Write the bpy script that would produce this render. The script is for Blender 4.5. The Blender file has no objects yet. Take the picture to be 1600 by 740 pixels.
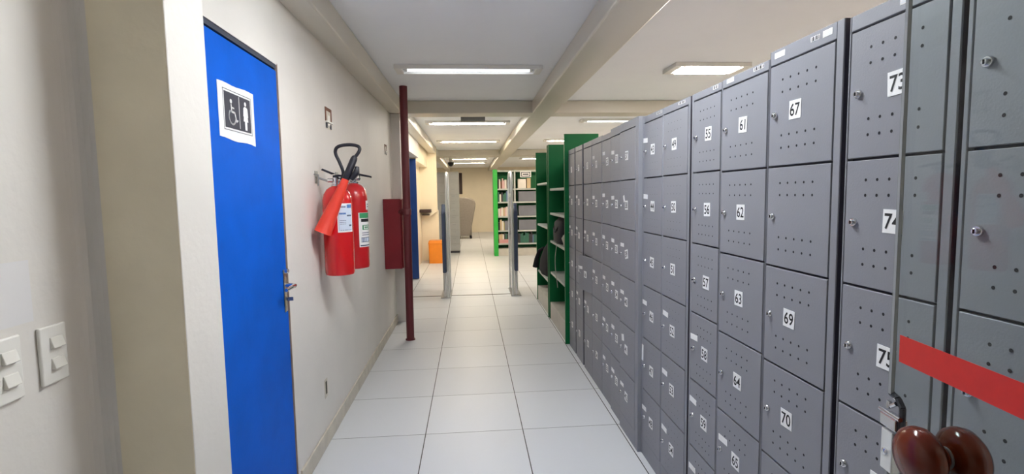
import bpy, bmesh, math, random
from mathutils import Vector, Matrix
random.seed(7)
SC = bpy.context.scene
COL = SC.collection

# ------------------------------------------------------------------ camera
cam_data = bpy.data.cameras.new('camera')
cam = bpy.data.objects.new('camera', cam_data)
COL.objects.link(cam)
SC.camera = cam
cam_data.sensor_fit = 'HORIZONTAL'
cam_data.sensor_width = 36.0
cam_data.lens = 36.0 * 801.29 / 1600.0
cam_data.clip_start = 0.02
cam_data.clip_end = 100
CR = Vector((0.99657944, -0.08107782, -0.01599408))
CU = Vector((0.02258881, 0.08108543, 0.99645115))
CF = Vector((0.07949320, 0.99340402, -0.08263953))
CAM_H = 1.4604
cam.matrix_world = Matrix((
    (CR.x, CU.x, -CF.x, 0.0),
    (CR.y, CU.y, -CF.y, 0.0),
    (CR.z, CU.z, -CF.z, CAM_H),
    (0, 0, 0, 1)))

# ------------------------------------------------------------------ world, exposure
w = bpy.data.worlds.new('world')
SC.world = w
w.use_nodes = True
w.node_tree.nodes['Background'].inputs[0].default_value = (0.9, 0.92, 1.0, 1)
w.node_tree.nodes['Background'].inputs[1].default_value = 0.05
SC.view_settings.view_transform = 'Standard'
SC.view_settings.look = 'None'
SC.view_settings.gamma = 1.0
SC.view_settings.use_curve_mapping = False
SC.view_settings.exposure = 0.98

TUBE_NEAR = 104.0      # strength of the cool tubes by the door
TUBE_MID = 4.0        # switched-off tubes, given a glow in place of reflected light
TUBE_FAR = 160.0       # warm tubes deeper in the building
TUBE_SIDE = 85.0


# ------------------------------------------------------------------ materials
def lin(c):
    c = c / 255.0
    return c / 12.92 if c <= 0.04045 else ((c + 0.055) / 1.055) ** 2.4


def rgb(r, g, b):
    return (lin(r), lin(g), lin(b), 1.0)


def mat(name, col, rough=0.5, metal=0.0, var=0.06, scale=6.0, bump=0.0, bscale=120.0, coat=0.0, spec=0.5):
    m = bpy.data.materials.new(name)
    m.use_nodes = True
    nt = m.node_tree
    b = nt.nodes['Principled BSDF']
    b.inputs['Roughness'].default_value = rough
    b.inputs['Metallic'].default_value = metal
    b.inputs['Specular IOR Level'].default_value = spec
    if coat:
        b.inputs['Coat Weight'].default_value = coat
        b.inputs['Coat Roughness'].default_value = 0.08
    tc = nt.nodes.new('ShaderNodeTexCoord')
    n = nt.nodes.new('ShaderNodeTexNoise')
    n.inputs['Scale'].default_value = scale
    n.inputs['Detail'].default_value = 4
    nt.links.new(tc.outputs['Object'], n.inputs['Vector'])
    r = nt.nodes.new('ShaderNodeValToRGB')
    lo = tuple(max(0, c * (1 - var)) for c in col[:3]) + (1,)
    hi = tuple(min(1, c * (1 + var)) for c in col[:3]) + (1,)
    r.color_ramp.elements[0].position = 0.3
    r.color_ramp.elements[1].position = 0.7
    r.color_ramp.elements[0].color = lo
    r.color_ramp.elements[1].color = hi
    nt.links.new(n.outputs['Fac'], r.inputs['Fac'])
    nt.links.new(r.outputs['Color'], b.inputs['Base Color'])
    if bump:
        n2 = nt.nodes.new('ShaderNodeTexNoise')
        n2.inputs['Scale'].default_value = bscale
        nt.links.new(tc.outputs['Object'], n2.inputs['Vector'])
        bp = nt.nodes.new('ShaderNodeBump')
        bp.inputs['Strength'].default_value = bump
        bp.inputs['Distance'].default_value = 0.004
        nt.links.new(n2.outputs['Fac'], bp.inputs['Height'])
        nt.links.new(bp.outputs['Normal'], b.inputs['Normal'])
    return m


def emit(name, col, strength):
    m = bpy.data.materials.new(name)
    m.use_nodes = True
    nt = m.node_tree
    nt.nodes.remove(nt.nodes['Principled BSDF'])
    e = nt.nodes.new('ShaderNodeEmission')
    e.inputs[0].default_value = col
    e.inputs[1].default_value = strength
    nt.links.new(e.outputs[0], nt.nodes['Material Output'].inputs[0])
    return m


def clear(name, tint, gloss=0.08, rough=0.02, milk=0.0, milkcol=(0.8, 0.85, 0.9, 1)):
    m = bpy.data.materials.new(name)
    m.use_nodes = True
    nt = m.node_tree
    nt.nodes.remove(nt.nodes['Principled BSDF'])
    t = nt.nodes.new('ShaderNodeBsdfTransparent')
    t.inputs[0].default_value = tint
    g = nt.nodes.new('ShaderNodeBsdfGlossy')
    g.inputs['Roughness'].default_value = rough
    lw = nt.nodes.new('ShaderNodeLayerWeight')
    lw.inputs[0].default_value = 0.5
    pw = nt.nodes.new('ShaderNodeMath')
    pw.operation = 'POWER'
    pw.inputs[1].default_value = 4.0
    nt.links.new(lw.outputs['Facing'], pw.inputs[0])
    fr = nt.nodes.new('ShaderNodeMapRange')
    fr.inputs[3].default_value = gloss * 0.4
    fr.inputs[4].default_value = 0.6
    nt.links.new(pw.outputs[0], fr.inputs[0])
    mx = nt.nodes.new('ShaderNodeMixShader')
    nt.links.new(fr.outputs[0], mx.inputs[0])
    nt.links.new(t.outputs[0], mx.inputs[1])
    nt.links.new(g.outputs[0], mx.inputs[2])
    out = mx
    if milk:
        d = nt.nodes.new('ShaderNodeBsdfDiffuse')
        d.inputs[0].default_value = milkcol
        mx2 = nt.nodes.new('ShaderNodeMixShader')
        mx2.inputs[0].default_value = milk
        nt.links.new(mx.outputs[0], mx2.inputs[1])
        nt.links.new(d.outputs[0], mx2.inputs[2])
        out = mx2
    nt.links.new(out.outputs[0], nt.nodes['Material Output'].inputs[0])
    return m


def tile_mat():
    m = bpy.data.materials.new('floor_tiles')
    m.use_nodes = True
    nt = m.node_tree
    b = nt.nodes['Principled BSDF']
    geo = nt.nodes.new('ShaderNodeNewGeometry')
    sep = nt.nodes.new('ShaderNodeSeparateXYZ')
    nt.links.new(geo.outputs['Position'], sep.inputs[0])

    def M(op, a, bb):
        n = nt.nodes.new('ShaderNodeMath')
        n.operation = op
        for i, v in enumerate((a, bb)):
            if v is None:
                continue
            if isinstance(v, (int, float)):
                n.inputs[i].default_value = v
            else:
                nt.links.new(v, n.inputs[i])
        return n.outputs[0]

    def line(s, off, hw):
        f = M('FRACT', M('DIVIDE', M('ADD', s, 60.0 - off), 0.6), None)
        d = M('MINIMUM', f, M('SUBTRACT', 1.0, f))
        return M('LESS_THAN', d, hw)
    lx = line(sep.outputs['X'], -0.306, 0.0048)
    ly = line(sep.outputs['Y'], 3.078 - 3.0, 0.0032)
    g = M('MAXIMUM', lx, ly)
    # every tile a touch different
    ix = M('FLOOR', M('DIVIDE', M('ADD', sep.outputs['X'], 60.306), 0.6), None)
    iy = M('FLOOR', M('DIVIDE', M('ADD', sep.outputs['Y'], 60 - 0.078), 0.6), None)
    cb = nt.nodes.new('ShaderNodeCombineXYZ')
    nt.links.new(ix, cb.inputs[0])
    nt.links.new(iy, cb.inputs[1])
    wn = nt.nodes.new('ShaderNodeTexWhiteNoise')
    wn.noise_dimensions = '3D'
    nt.links.new(cb.outputs[0], wn.inputs['Vector'])
    rp = nt.nodes.new('ShaderNodeValToRGB')
    rp.color_ramp.elements[0].color = rgb(219, 221, 224)
    rp.color_ramp.elements[1].color = rgb(224, 226, 229)
    nt.links.new(wn.outputs['Value'], rp.inputs['Fac'])
    no = nt.nodes.new('ShaderNodeTexNoise')
    no.inputs['Scale'].default_value = 3.0
    no.inputs['Detail'].default_value = 6
    nt.links.new(geo.outputs['Position'], no.inputs['Vector'])
    mx0 = nt.nodes.new('ShaderNodeMixRGB')
    mx0.blend_type = 'MULTIPLY'
    mx0.inputs[0].default_value = 0.03
    nt.links.new(rp.outputs[0], mx0.inputs[1])
    nt.links.new(no.outputs['Fac'], mx0.inputs[2])
    mx = nt.nodes.new('ShaderNodeMixRGB')
    nt.links.new(g, mx.inputs[0])
    nt.links.new(mx0.outputs[0], mx.inputs[1])
    mx.inputs[2].default_value = rgb(48, 46, 44)
    nt.links.new(mx.outputs[0], b.inputs['Base Color'])
    rr = nt.nodes.new('ShaderNodeMapRange')
    rr.inputs[3].default_value = 0.40
    rr.inputs[4].default_value = 0.46
    b.inputs['Specular IOR Level'].default_value = 0.4
    nt.links.new(no.outputs['Fac'], rr.inputs[0])
    nt.links.new(rr.outputs[0], b.inputs['Roughness'])
    return m


M_ = dict(
    floor=tile_mat(),
    wall=mat('wall_paint', rgb(226, 222, 216), 0.6, var=0.03, scale=2.5, bump=0.25, bscale=45, spec=0.25),
    wall_cream=mat('cream_wall_paint', rgb(240, 228, 204), 0.5, var=0.03, scale=2.5, bump=0.2, bscale=45),
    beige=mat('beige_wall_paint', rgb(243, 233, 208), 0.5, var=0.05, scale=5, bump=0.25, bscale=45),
    base=mat('baseboard_paint', rgb(205, 198, 184), 0.5, var=0.12, scale=9),
    beam=mat('beam_gloss_paint', rgb(214, 208, 194), 0.30, var=0.02, scale=2, bump=0.15, bscale=8),
    ceil=mat('ceiling_paint', rgb(248, 250, 253), 0.7, var=0.03, scale=1.5),
    blue=mat('blue_door_paint', rgb(0, 92, 204), 0.6, var=0.10, scale=4, bump=0.15, bscale=60, spec=0.12),
    navy=mat('navy_door_paint', rgb(24, 62, 128), 0.45, var=0.08),
    jamb=mat('bare_wood_jamb', rgb(168, 146, 132), 0.6, var=0.2, scale=14),
    gap=mat('dark_gap', rgb(64, 68, 80), 0.8),
    white=mat('white_plastic', rgb(236, 234, 228), 0.35, var=0.01),
    white2=mat('switch_rocker_plastic', rgb(226, 224, 216), 0.3, var=0.01),
    paper=mat('paper', rgb(238, 238, 238), 0.8, var=0.02, scale=30),
    patch=mat('pale_patch', rgb(226, 224, 224), 0.6, var=0.02),
    ink=mat('ink', rgb(22, 22, 26), 0.7),
    signgrey=mat('sign_black_print', rgb(52, 54, 68), 0.6, var=0.05),
    chrome=mat('chrome', rgb(215, 216, 220), 0.16, 1.0, var=0.03),
    steel=mat('brushed_steel', rgb(170, 172, 174), 0.32, 1.0, var=0.05, scale=20),
    brass=mat('worn_handle_metal', rgb(190, 182, 165), 0.28, 1.0, var=0.1, scale=30),
    grey=mat('locker_paint', rgb(136, 137, 144), 0.5, var=0.035, scale=3, bump=0.08, bscale=200, spec=0.3),
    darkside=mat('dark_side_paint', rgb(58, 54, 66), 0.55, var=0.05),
    greydark=mat('locker_recess', rgb(70, 70, 78), 0.6),
    hole=mat('vent_hole_shade', rgb(24, 24, 30), 0.9),
    red=mat('extinguisher_red', rgb(205, 18, 24), 0.26, var=0.05, coat=0.5),
    red2=mat('extinguisher_red_dull', rgb(188, 22, 30), 0.32, var=0.06, coat=0.3),
    horn=mat('horn_orange_red', rgb(226, 62, 44), 0.45, var=0.05),
    black=mat('black_rubber', rgb(24, 24, 36), 0.5, var=0.1),
    maroon=mat('maroon_pipe_paint', rgb(98, 30, 38), 0.42, var=0.08, scale=5),
    box=mat('hydrant_box_red', rgb(128, 16, 30), 0.4, var=0.05),
    stkblue=mat('label_blue', rgb(60, 104, 170), 0.6),
    stkpale=mat('label_pale_blue', rgb(205, 216, 232), 0.6),
    stkgreen=mat('label_green', rgb(52, 140, 92), 0.6),
    stkline=mat('label_dark_print', rgb(70, 84, 110), 0.6),
    brown=mat('brown_box_rim', rgb(120, 78, 58), 0.7, var=0.2, scale=40),
    green=mat('green_shelf_paint', rgb(0, 98, 52), 0.42, var=0.06, scale=4, spec=0.25),
    greenlit=mat('bright_green_paint_and_light', rgb(44, 172, 62), 0.38, var=0.05),  # end panel paint, also the light painted at the back gaps
    shelf=mat('pale_grey_shelf', rgb(178, 184, 178), 0.45, var=0.04),
    plinth=mat('shelf_plinth', rgb(190, 186, 176), 0.5, var=0.06),
    slate=mat('slate_blue_panel', rgb(66, 78, 106), 0.4, var=0.05),
    acry=clear('clear_acrylic', (0.93, 0.96, 0.97, 1), milk=0.12),
    glass=clear('door_glass', (0.92, 0.955, 0.945, 1), gloss=0.03),
    gedge=clear('glass_refraction_strip', (0.7, 0.75, 0.74, 1), milk=0.9, milkcol=rgb(160, 163, 166)),  # milky tint painted in place of refraction
    gedark=mat('glass_edge_dark', rgb(110, 114, 114), 0.3),
    tape=mat('red_tape', rgb(206, 40, 34), 0.42, var=0.05, scale=40),
    wood=mat('varnished_wood', rgb(88, 28, 10), 0.16, var=0.3, scale=16, spec=0.4),
    tray=mat('fixture_tray', rgb(105, 107, 113), 0.08, 1.0, var=0.02),
    satin=mat('satin_white_metal', rgb(222, 224, 224), 0.28, 0.35, var=0.02),
    tubepeach=emit('tube_peach', (1.0, 0.78, 0.60, 1), TUBE_SIDE),
    tubeoff=emit('tube_off_reflected_glow', (0.9, 0.95, 1, 1), TUBE_MID),
    tubecool=emit('tube_cool', (0.94, 0.98, 1.0, 1), TUBE_NEAR),
    tubeside=emit('tube_side', (1.0, 0.90, 0.84, 1), TUBE_SIDE),
    tubewarm=emit('tube_warm', (1.0, 0.84, 0.62, 1), TUBE_FAR),
    tubemid=emit('tube_neutral', (1.0, 0.95, 0.86, 1), TUBE_FAR),
    orange=mat('orange_plastic', rgb(240, 142, 36), 0.45, var=0.04),
    cab=mat('pale_grey_cabinet', rgb(176, 177, 176), 0.4, var=0.03),
    taupe=mat('taupe_upholstery', rgb(146, 138, 130), 0.8, var=0.08, scale=20, bump=0.3, bscale=200),
    darkwood=mat('dark_brown_frame', rgb(52, 32, 30), 0.5, var=0.1),
    smoke=mat('emergency_light_grey', rgb(128, 128, 130), 0.4, var=0.03),
    bag=mat('black_fabric', rgb(12, 12, 20), 0.9, var=0.2, scale=20, bump=0.4, bscale=90),
    cloth=mat('pale_cloth', rgb(176, 172, 160), 0.85, var=0.15, scale=15),
    dirt=mat('cable_slot', rgb(60, 58, 40), 0.7),
    track=mat('floor_groove', rgb(96, 90, 80), 0.5, var=0.1),
)


# ------------------------------------------------------------------ mesh builder
WL = {}          # world location of every object built (rotation-free)


class MB:
    def __init__(self):
        self.v, self.f, self.mi = [], [], []

    def add(self, vs, fs, m=0):
        o = len(self.v)
        self.v += [Vector(p) for p in vs]
        self.f += [tuple(i + o for i in f) for f in fs]
        self.mi += [m] * len(fs)
        return self

    def box(self, x0, x1, y0, y1, z0, z1, m=0):
        x0, x1 = min(x0, x1), max(x0, x1)
        y0, y1 = min(y0, y1), max(y0, y1)
        z0, z1 = min(z0, z1), max(z0, z1)
        vs = [(x, y, z) for z in (z0, z1) for y in (y0, y1) for x in (x0, x1)]
        fs = [(0, 2, 3, 1), (4, 5, 7, 6), (0, 1, 5, 4), (2, 6, 7, 3), (0, 4, 6, 2), (1, 3, 7, 5)]
        return self.add(vs, fs, m)

    def prism(self, pts, vec, m=0):
        n = len(pts)
        vec = Vector(vec)
        a = [Vector(p) for p in pts]
        vs = a + [p + vec for p in a]
        nrm = Vector((0, 0, 0))
        for i in range(n):
            nrm += a[i].cross(a[(i + 1) % n])
        fs = [tuple(range(n)), tuple(range(2 * n - 1, n - 1, -1))]
        fs += [(i, i + n, (i + 1) % n + n, (i + 1) % n) for i in range(n)]
        if nrm.dot(vec) > 0:
            fs = [tuple(reversed(f)) for f in fs]
        return self.add(vs, fs, m)

    def rings(self, rings, m=0, cap=True, closed=False):
        n = len(rings[0])
        o = len(self.v)
        vs = [p for r in rings for p in r]
        fs = []
        k = len(rings)
        for j in range(k if closed else k - 1):
            a, b = j * n, ((j + 1) % k) * n
            for i in range(n):
                fs.append((a + i, a + (i + 1) % n, b + (i + 1) % n, b + i))
        if cap and not closed:
            fs.append(tuple(reversed(range(n))))
            fs.append(tuple(range((k - 1) * n, k * n)))
        return self.add(vs, fs, m)

    def tube(self, pts, r, n=12, m=0, closed=False):
        pts = [Vector(p) for p in pts]
        rs = r if isinstance(r, (list, tuple)) else [r] * len(pts)
        k = len(pts)
        rings = []
        prev = None
        for i, p in enumerate(pts):
            if closed:
                t = pts[(i + 1) % k] - pts[i - 1]
            else:
                t = pts[min(i + 1, k - 1)] - pts[max(i - 1, 0)]
            t.normalize()
            if prev is None:
                up = Vector((0, 0, 1)) if abs(t.z) < 0.9 else Vector((1, 0, 0))
                u = t.cross(up).normalized()
            else:
                u = prev - t * prev.dot(t)
                u.normalize()
            prev = u
            vv = t.cross(u)
            rings.append([p + (u * math.cos(2 * math.pi * j / n) + vv * math.sin(2 * math.pi * j / n)) * rs[i] for j in range(n)])
        return self.rings(rings, m, True, closed)

    def lathe(self, prof, c, axis=(0, 0, 1), n=28, m=0):
        """prof: list of (r, h) along axis from c"""
        ax = Vector(axis).normalized()
        c = Vector(c)
        up = Vector((0, 0, 1)) if abs(ax.z) < 0.9 else Vector((1, 0, 0))
        u = ax.cross(up).normalized()
        v = ax.cross(u)
        rings = [[c + ax * h + (u * math.cos(2 * math.pi * j / n) + v * math.sin(2 * math.pi * j / n)) * max(r, 1e-4) for j in range(n)] for r, h in prof]
        return self.rings(rings, m, True)

    def disc(self, c, nrm, r, n=8, m=0):
        ax = Vector(nrm).normalized()
        c = Vector(c)
        up = Vector((0, 0, 1)) if abs(ax.z) < 0.9 else Vector((1, 0, 0))
        u = ax.cross(up).normalized()
        v = ax.cross(u)
        return self.add([c + (u * math.cos(2 * math.pi * j / n) + v * math.sin(2 * math.pi * j / n)) * r for j in range(n)], [tuple(range(n))], m)

    def build(self, name, mats, parent=None, pivot=None, bevel=0.0, seg=2, smooth=False, sub=0, fix=True):
        if not isinstance(mats, (list, tuple)):
            mats = [mats]
        if pivot is None:
            pivot = WL[parent.name] if parent else Vector((0, 0, 0))
        pivot = Vector(pivot)
        me = bpy.data.meshes.new(name)
        me.from_pydata([tuple(p - pivot) for p in self.v], [], self.f)
        for m in mats:
            me.materials.append(m)
        for p, i in zip(me.polygons, self.mi):
            p.material_index = i
            p.use_smooth = smooth
        if fix:
            b = bmesh.new()
            b.from_mesh(me)
            bmesh.ops.recalc_face_normals(b, faces=b.faces)
            b.to_mesh(me)
            b.free()
        o = bpy.data.objects.new(name, me)
        COL.objects.link(o)
        if parent:
            o.parent = parent
            o.location = pivot - WL[parent.name]
        else:
            o.location = pivot
        WL[o.name] = pivot
        if bevel:
            bv = o.modifiers.new('bevel', 'BEVEL')
            bv.width = bevel
            bv.segments = seg
            bv.limit_method = 'ANGLE'
            bv.angle_limit = math.radians(40)
        if sub:
            s = o.modifiers.new('subdivision', 'SUBSURF')
            s.levels = sub
            s.render_levels = sub
        if smooth:
            es = o.modifiers.new('edge_split', 'EDGE_SPLIT')
            es.split_angle = math.radians(38)
        return o


def tag(o, label, cat, group=None):
    o['label'] = label
    o['category'] = cat
    if group:
        o['group'] = group
    return o


def thing(name, loc, label, cat, group=None):
    o = bpy.data.objects.new(name, None)
    COL.objects.link(o)
    o.location = loc
    o.empty_display_size = 0.1
    WL[o.name] = Vector(loc)
    return tag(o, label, cat, group)


def struct(o):
    o['kind'] = 'structure'
    return o


_tc = {}


def text_geo(s):
    """verts (x right, y up) and faces of a word, centred, height of a digit = 1"""
    if s in _tc:
        return _tc[s]
    cu = bpy.data.curves.new('t', 'FONT')
    cu.body = s
    cu.align_x = 'CENTER'
    cu.align_y = 'CENTER'
    cu.resolution_u = 4
    cu.offset = 0.012
    ob = bpy.data.objects.new('t', cu)
    COL.objects.link(ob)
    dg = bpy.context.evaluated_depsgraph_get()
    me = bpy.data.meshes.new_from_object(ob.evaluated_get(dg))
    vs = [v.co.copy() for v in me.vertices]
    fs = [tuple(p.vertices) for p in me.polygons]
    bpy.data.objects.remove(ob)
    bpy.data.curves.remove(cu)
    bpy.data.meshes.remove(me)
    y0, y1 = min(v.y for v in vs), max(v.y for v in vs)
    x0, x1 = min(v.x for v in vs), max(v.x for v in vs)
    k = 1.0 / (y1 - y0)
    vs = [((v.x - (x0 + x1) / 2) * k, (v.y - (y0 + y1) / 2) * k) for v in vs]
    _tc[s] = (vs, fs)
    return _tc[s]


# ================================================================== SETTING
ZC, ZB = 2.535, 2.39
WX = -0.88            # corridor wall plane
PX = -0.74            # pilaster / left beam face
FX = -0.967           # wall by the entrance
XR = 5.2

b = MB()
b.box(-3.2, XR, -3.0, 20.4, -0.12, 0.0)
struct(b.build('floor', M_['floor']))
b = MB()
b.box(-3.2, XR, -3.0, 20.4, ZC, ZC + 0.12)
struct(b.build('ceiling', M_['ceil']))

# left wall: entrance part, pilaster gap, corridor wall with the restroom opening, column, recess
DY0, DY1, DZ = 1.70, 2.520, 2.075
b = MB()
b.box(FX - 0.3, FX, -3.0, 1.40, 0, ZC)
# rounded inside corner
pts = []
r = 0.045
for i in range(7):
    a = math.pi / 2 * i / 6
    pts.append((FX + r - r * math.cos(a), 1.366 - r + r * math.sin(a), 0))
pts += [(FX - 0.002, 1.368, 0)]
b.prism(pts, (0, 0, ZC))
b.box(WX - 0.16, WX, 1.55, DY0, 0, ZC)
b.box(WX - 0.16, WX, DY0, DY1, DZ, ZC)
b.box(WX - 0.16, WX, DY1, 7.6, 0, ZC)
b.box(WX - 0.16, WX, 7.6, 9.12, 2.12, ZC)
b.box(-3.2, -3.05, -3.0, 20.4, 0, ZC)
struct(b.build('wall_left', M_['wall']))
b = MB()
b.box(WX - 0.30, WX - 0.05, 9.12, 11.45, 2.08, ZC)       # dropped header over the counter recess
b.box(-1.25, -1.1, 9.12, 11.6, 0, 2.08)
b.box(-1.25, -0.93, 9.10, 9.16, 0, ZC)
# end wall of the recess with its cut lower corner
b.prism([(-1.25, 11.45, 1.03), (-0.88, 11.45, 1.01), (-0.73, 11.45, 1.12), (-0.73, 11.45, ZC), (-1.25, 11.45, ZC)], (0, 0.14, 0))
b.box(-1.25, -0.72, 11.62, 11.75, 0, 1.14)
struct(b.build('wall_left.001', M_['wall_cream']))
b = MB()
b.box(FX - 0.02, PX, 1.366, 1.562, 0, ZB)
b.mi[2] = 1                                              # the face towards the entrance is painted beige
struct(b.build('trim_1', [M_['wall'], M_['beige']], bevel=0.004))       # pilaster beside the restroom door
b = MB()
b.box(WX - 0.01, PX, 1.0, 5.97, ZB, ZC)
b.box(WX - 0.01, PX, 6.26, 12.4, ZB, ZC)
b.box(WX - 0.01, PX, 12.9, 20.3, ZB, ZC)
struct(b.build('trim_2', M_['beam'], bevel=0.012))       # beam along the left wall
b = MB()
b.box(0.735, 1.0, -1.0, 20.3, ZB, ZC)
struct(b.build('trim_3', M_['beam'], bevel=0.012))       # long beam over the lockers
b = MB()
b.box(-1.5, XR, 5.97, 6.26, ZB + 0.001, ZC)
struct(b.build('trim_4', M_['beam'], bevel=0.012))       # cross beam
b = MB()
b.box(-1.5, XR, 12.4, 12.9, ZB + 0.001, ZC)
struct(b.build('trim_5', M_['beam'], bevel=0.012))
b = MB()
b.box(WX - 0.02, -0.778, 5.97, 6.26, 0, ZB)
struct(b.build('trim_6', M_['wall'], bevel=0.004))       # shallow column behind the red pipe
b = MB()
b.box(-3.2, XR, 20.3, 20.45, 0, ZC)
struct(b.build('wall_far', M_['wall_cream']))
b = MB()
b.box(XR, XR + 0.15, -3.0, 20.4, 0, ZC)
struct(b.build('wall_right', M_['wall_cream']))
b = MB()
b.box(-3.2, XR, -3.15, -3.0, 0, ZC)
b.box(0.83, XR, -0.16, -0.02, 0, ZC)                     # wall that carries the glass door
b.box(FX, 0.83, -0.16, -0.02, 2.16, ZC)
struct(b.build('wall_back', M_['wall']))
# baseboard strip with scuffed top edge
b = MB()
b.box(WX, WX + 0.012, DY1 + 0.03, 5.97, 0, 0.095)
struct(b.build('baseboard_left', M_['base'], bevel=0.003))
b = MB()
b.box(-0.864, 0.62, 7.44, 7.46, 0.0, 0.004)
struct(b.build('trim_7', M_['track']))                   # floor track between the gates

# ---- restroom door
b = MB()
b.box(WX - 0.048, WX - 0.003, DY0 + 0.008, DY1 - 0.012, 0.008, DZ - 0.028)
door = struct(b.build('door_1', M_['blue'], bevel=0.003))
door['label'] = 'bright blue restroom door with a white paper sign'
b = MB()
b.box(WX - 0.10, WX + 0.001, DY1 - 0.006, DY1 - 0.0005, 0, DZ + 0.006)
b.box(WX - 0.10, WX - 0.056, DY0, DY0 + 0.012, 0, DZ)
b.build('door_frame', M_['jamb'], door)
b = MB()
b.box(WX - 0.10, WX - 0.004, DY0, DY1 - 0.010, DZ - 0.020, DZ + 0.002)
b.build('top_gap', M_['gap'], door)  # solid dark bar painted as the shade in the gap above the door
b = MB()
b.box(WX - 0.003, WX + 0.002, DY1 - 0.062, DY1 - 0.028, 0.925, 1.125)
hp = b.build('escutcheon', M_['brass'], door, bevel=0.002)
b = MB()
b.lathe([(0.011, 0), (0.011, 0.012), (0.009, 0.045)], (WX + 0.001, DY1 - 0.045, 1.050), (1, 0, 0), 14)
b.tube([(WX + 0.040, DY1 - 0.047, 1.050), (WX + 0.048, DY1 - 0.060, 1.050), (WX + 0.047, DY1 - 0.110, 1.049), (WX + 0.044, DY1 - 0.160, 1.046)], [0.010, 0.0105, 0.0095, 0.008], 12)
b.build('lever_handle', M_['chrome'], hp, smooth=True)
b = MB()
b.lathe([(0.012, 0), (0.012, 0.014), (0.008, 0.018)], (WX + 0.001, DY1 - 0.045, 1.118), (1, 0, 0), 14)
b.build('thumb_turn', M_['chrome'], hp, smooth=True)
b = MB()
b.lathe([(0.009, 0), (0.009, 0.008)], (WX + 0.001, DY1 - 0.045, 0.985), (1, 0, 0), 14)
b.box(WX + 0.009, WX + 0.034, DY1 - 0.047, DY1 - 0.044, 0.976, 0.994)
b.build('key', M_['steel'], hp)

# paper sign on the door
SX = WX - 0.0026
sg = thing('restroom_sign', (SX, 2.078, 1.68), 'white paper sign with wheelchair and woman symbols taped on the blue door', 'sign')


def sp(y, z, d=0.0):
    return (SX + d, y, z)


b = MB()
ys = [1.925 + (2.230 - 1.925) * i / 8 for i in range(9)]
zt = [1.882 + 0.002 * math.sin(i * 1.3) + 0.006 * i / 8 for i in range(9)]
zb_ = [1.683 + 0.003 * math.sin(i * 1.1 + 1) - 0.001 * i for i in range(9)]
b.prism([sp(y, z) for y, z in zip(ys, zt)] + [sp(y, z) for y, z in list(zip(ys, zb_))[::-1]], (0.0012, 0, 0))
b.build('sheet', M_['paper'], sg)
b = MB()
# thin outline then black panel
Y0, Y1, Z0, Z1 = 1.962, 2.202, 1.714, 1.863
t = 0.0022
d0, d1 = 0.0012, 0.0016
b.box(SX + d0, SX + d1, Y0, Y1, Z0, Z0 + t)
b.box(SX + d0, SX + d1, Y0, Y1, Z1 - t, Z1)
b.box(SX + d0, SX + d1, Y0, Y0 + t, Z0, Z1)
b.box(SX + d0, SX + d1, Y1 - t, Y1, Z0, Z1)
b.box(SX + d0, SX + d1, Y0 + 0.009, Y1 - 0.009, Z0 + 0.009, Z1 - 0.009)
b.build('printed_panel', M_['signgrey'], sg)
b = MB()
e0, e1 = 0.0016, 0.0021
ym = 2.092
b.box(SX + e0, SX + e1, ym - 0.002, ym + 0.002, Z0 + 0.016, Z1 - 0.012)


def sdisc(y, z, r, n=20):
    b.prism([(SX + e0, y + r * math.cos(2 * math.pi * i / n), z + r * math.sin(2 * math.pi * i / n)) for i in range(n)], (e1 - e0, 0, 0))


def sstroke(pts, wd):
    for (ya, za), (yb, zb2) in zip(pts[:-1], pts[1:]):
        dy, dz = yb - ya, zb2 - za
        L = math.hypot(dy, dz) or 1
        ny, nz = -dz / L * wd / 2, dy / L * wd / 2
        b.prism([(SX + e0, ya + ny, za + nz), (SX + e0, yb + ny, zb2 + nz), (SX + e0, yb - ny, zb2 - nz), (SX + e0, ya - ny, za - nz)], (e1 - e0, 0, 0))
        sdisc(yb, zb2, wd / 2, 10)


# wheelchair user (the viewer's right is +y)
cy, cz = 2.028, 1.783
sdisc(cy - 0.004, cz + 0.040, 0.0085)
sstroke([(cy - 0.004, cz + 0.030), (cy - 0.001, cz + 0.002), (cy + 0.024, cz + 0.001), (cy + 0.036, cz - 0.030), (cy + 0.046, cz - 0.026)], 0.0075)
sstroke([(cy - 0.003, cz + 0.018), (cy + 0.018, cz + 0.017)], 0.006)
arc = []
for i in range(15):
    a = math.radians(125 + 225 * i / 14)
    arc.append((cy + 0.003 + 0.027 * math.cos(a), cz - 0.017 + 0.027 * math.sin(a)))
sstroke(arc, 0.0065)
# woman
wy = 2.147
sdisc(wy, 1.832, 0.0085)
b.prism([(SX + e0, wy + s * x, z) for s, L in ((1, [(0.008, 1.821), (0.018, 1.815), (0.022, 1.783), (0.017, 1.781), (0.015, 1.795), (0.021, 1.764), (0.010, 1.763), (0.009, 1.730), (0.001, 1.730)]), (-1, [(0.001, 1.730), (0.009, 1.730), (0.010, 1.763), (0.021, 1.764), (0.015, 1.795), (0.017, 1.781), (0.022, 1.783), (0.018, 1.815), (0.008, 1.821)])) for x, z in L], (e1 - e0, 0, 0))
b.build('symbols', M_['paper'], sg)

# ---- second blue door, open in its opening further down the left wall
b = MB()
b.box(-1.75, -0.925, 9.03, 9.07, 0.012, 2.10)
d2 = struct(b.build('door_2', M_['navy'], bevel=0.003))

# dark narrow window on the far wall
b = MB()
b.box(-0.47, -0.30, 20.265, 20.30, 1.50, 2.33)
wn = struct(b.build('window_1', M_['darkwood'], bevel=0.01))
b = MB()
b.box(-0.50, -0.26, 20.24, 20.30, 1.465, 1.497)
b.build('sill', M_['wall_cream'], wn)


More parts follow.
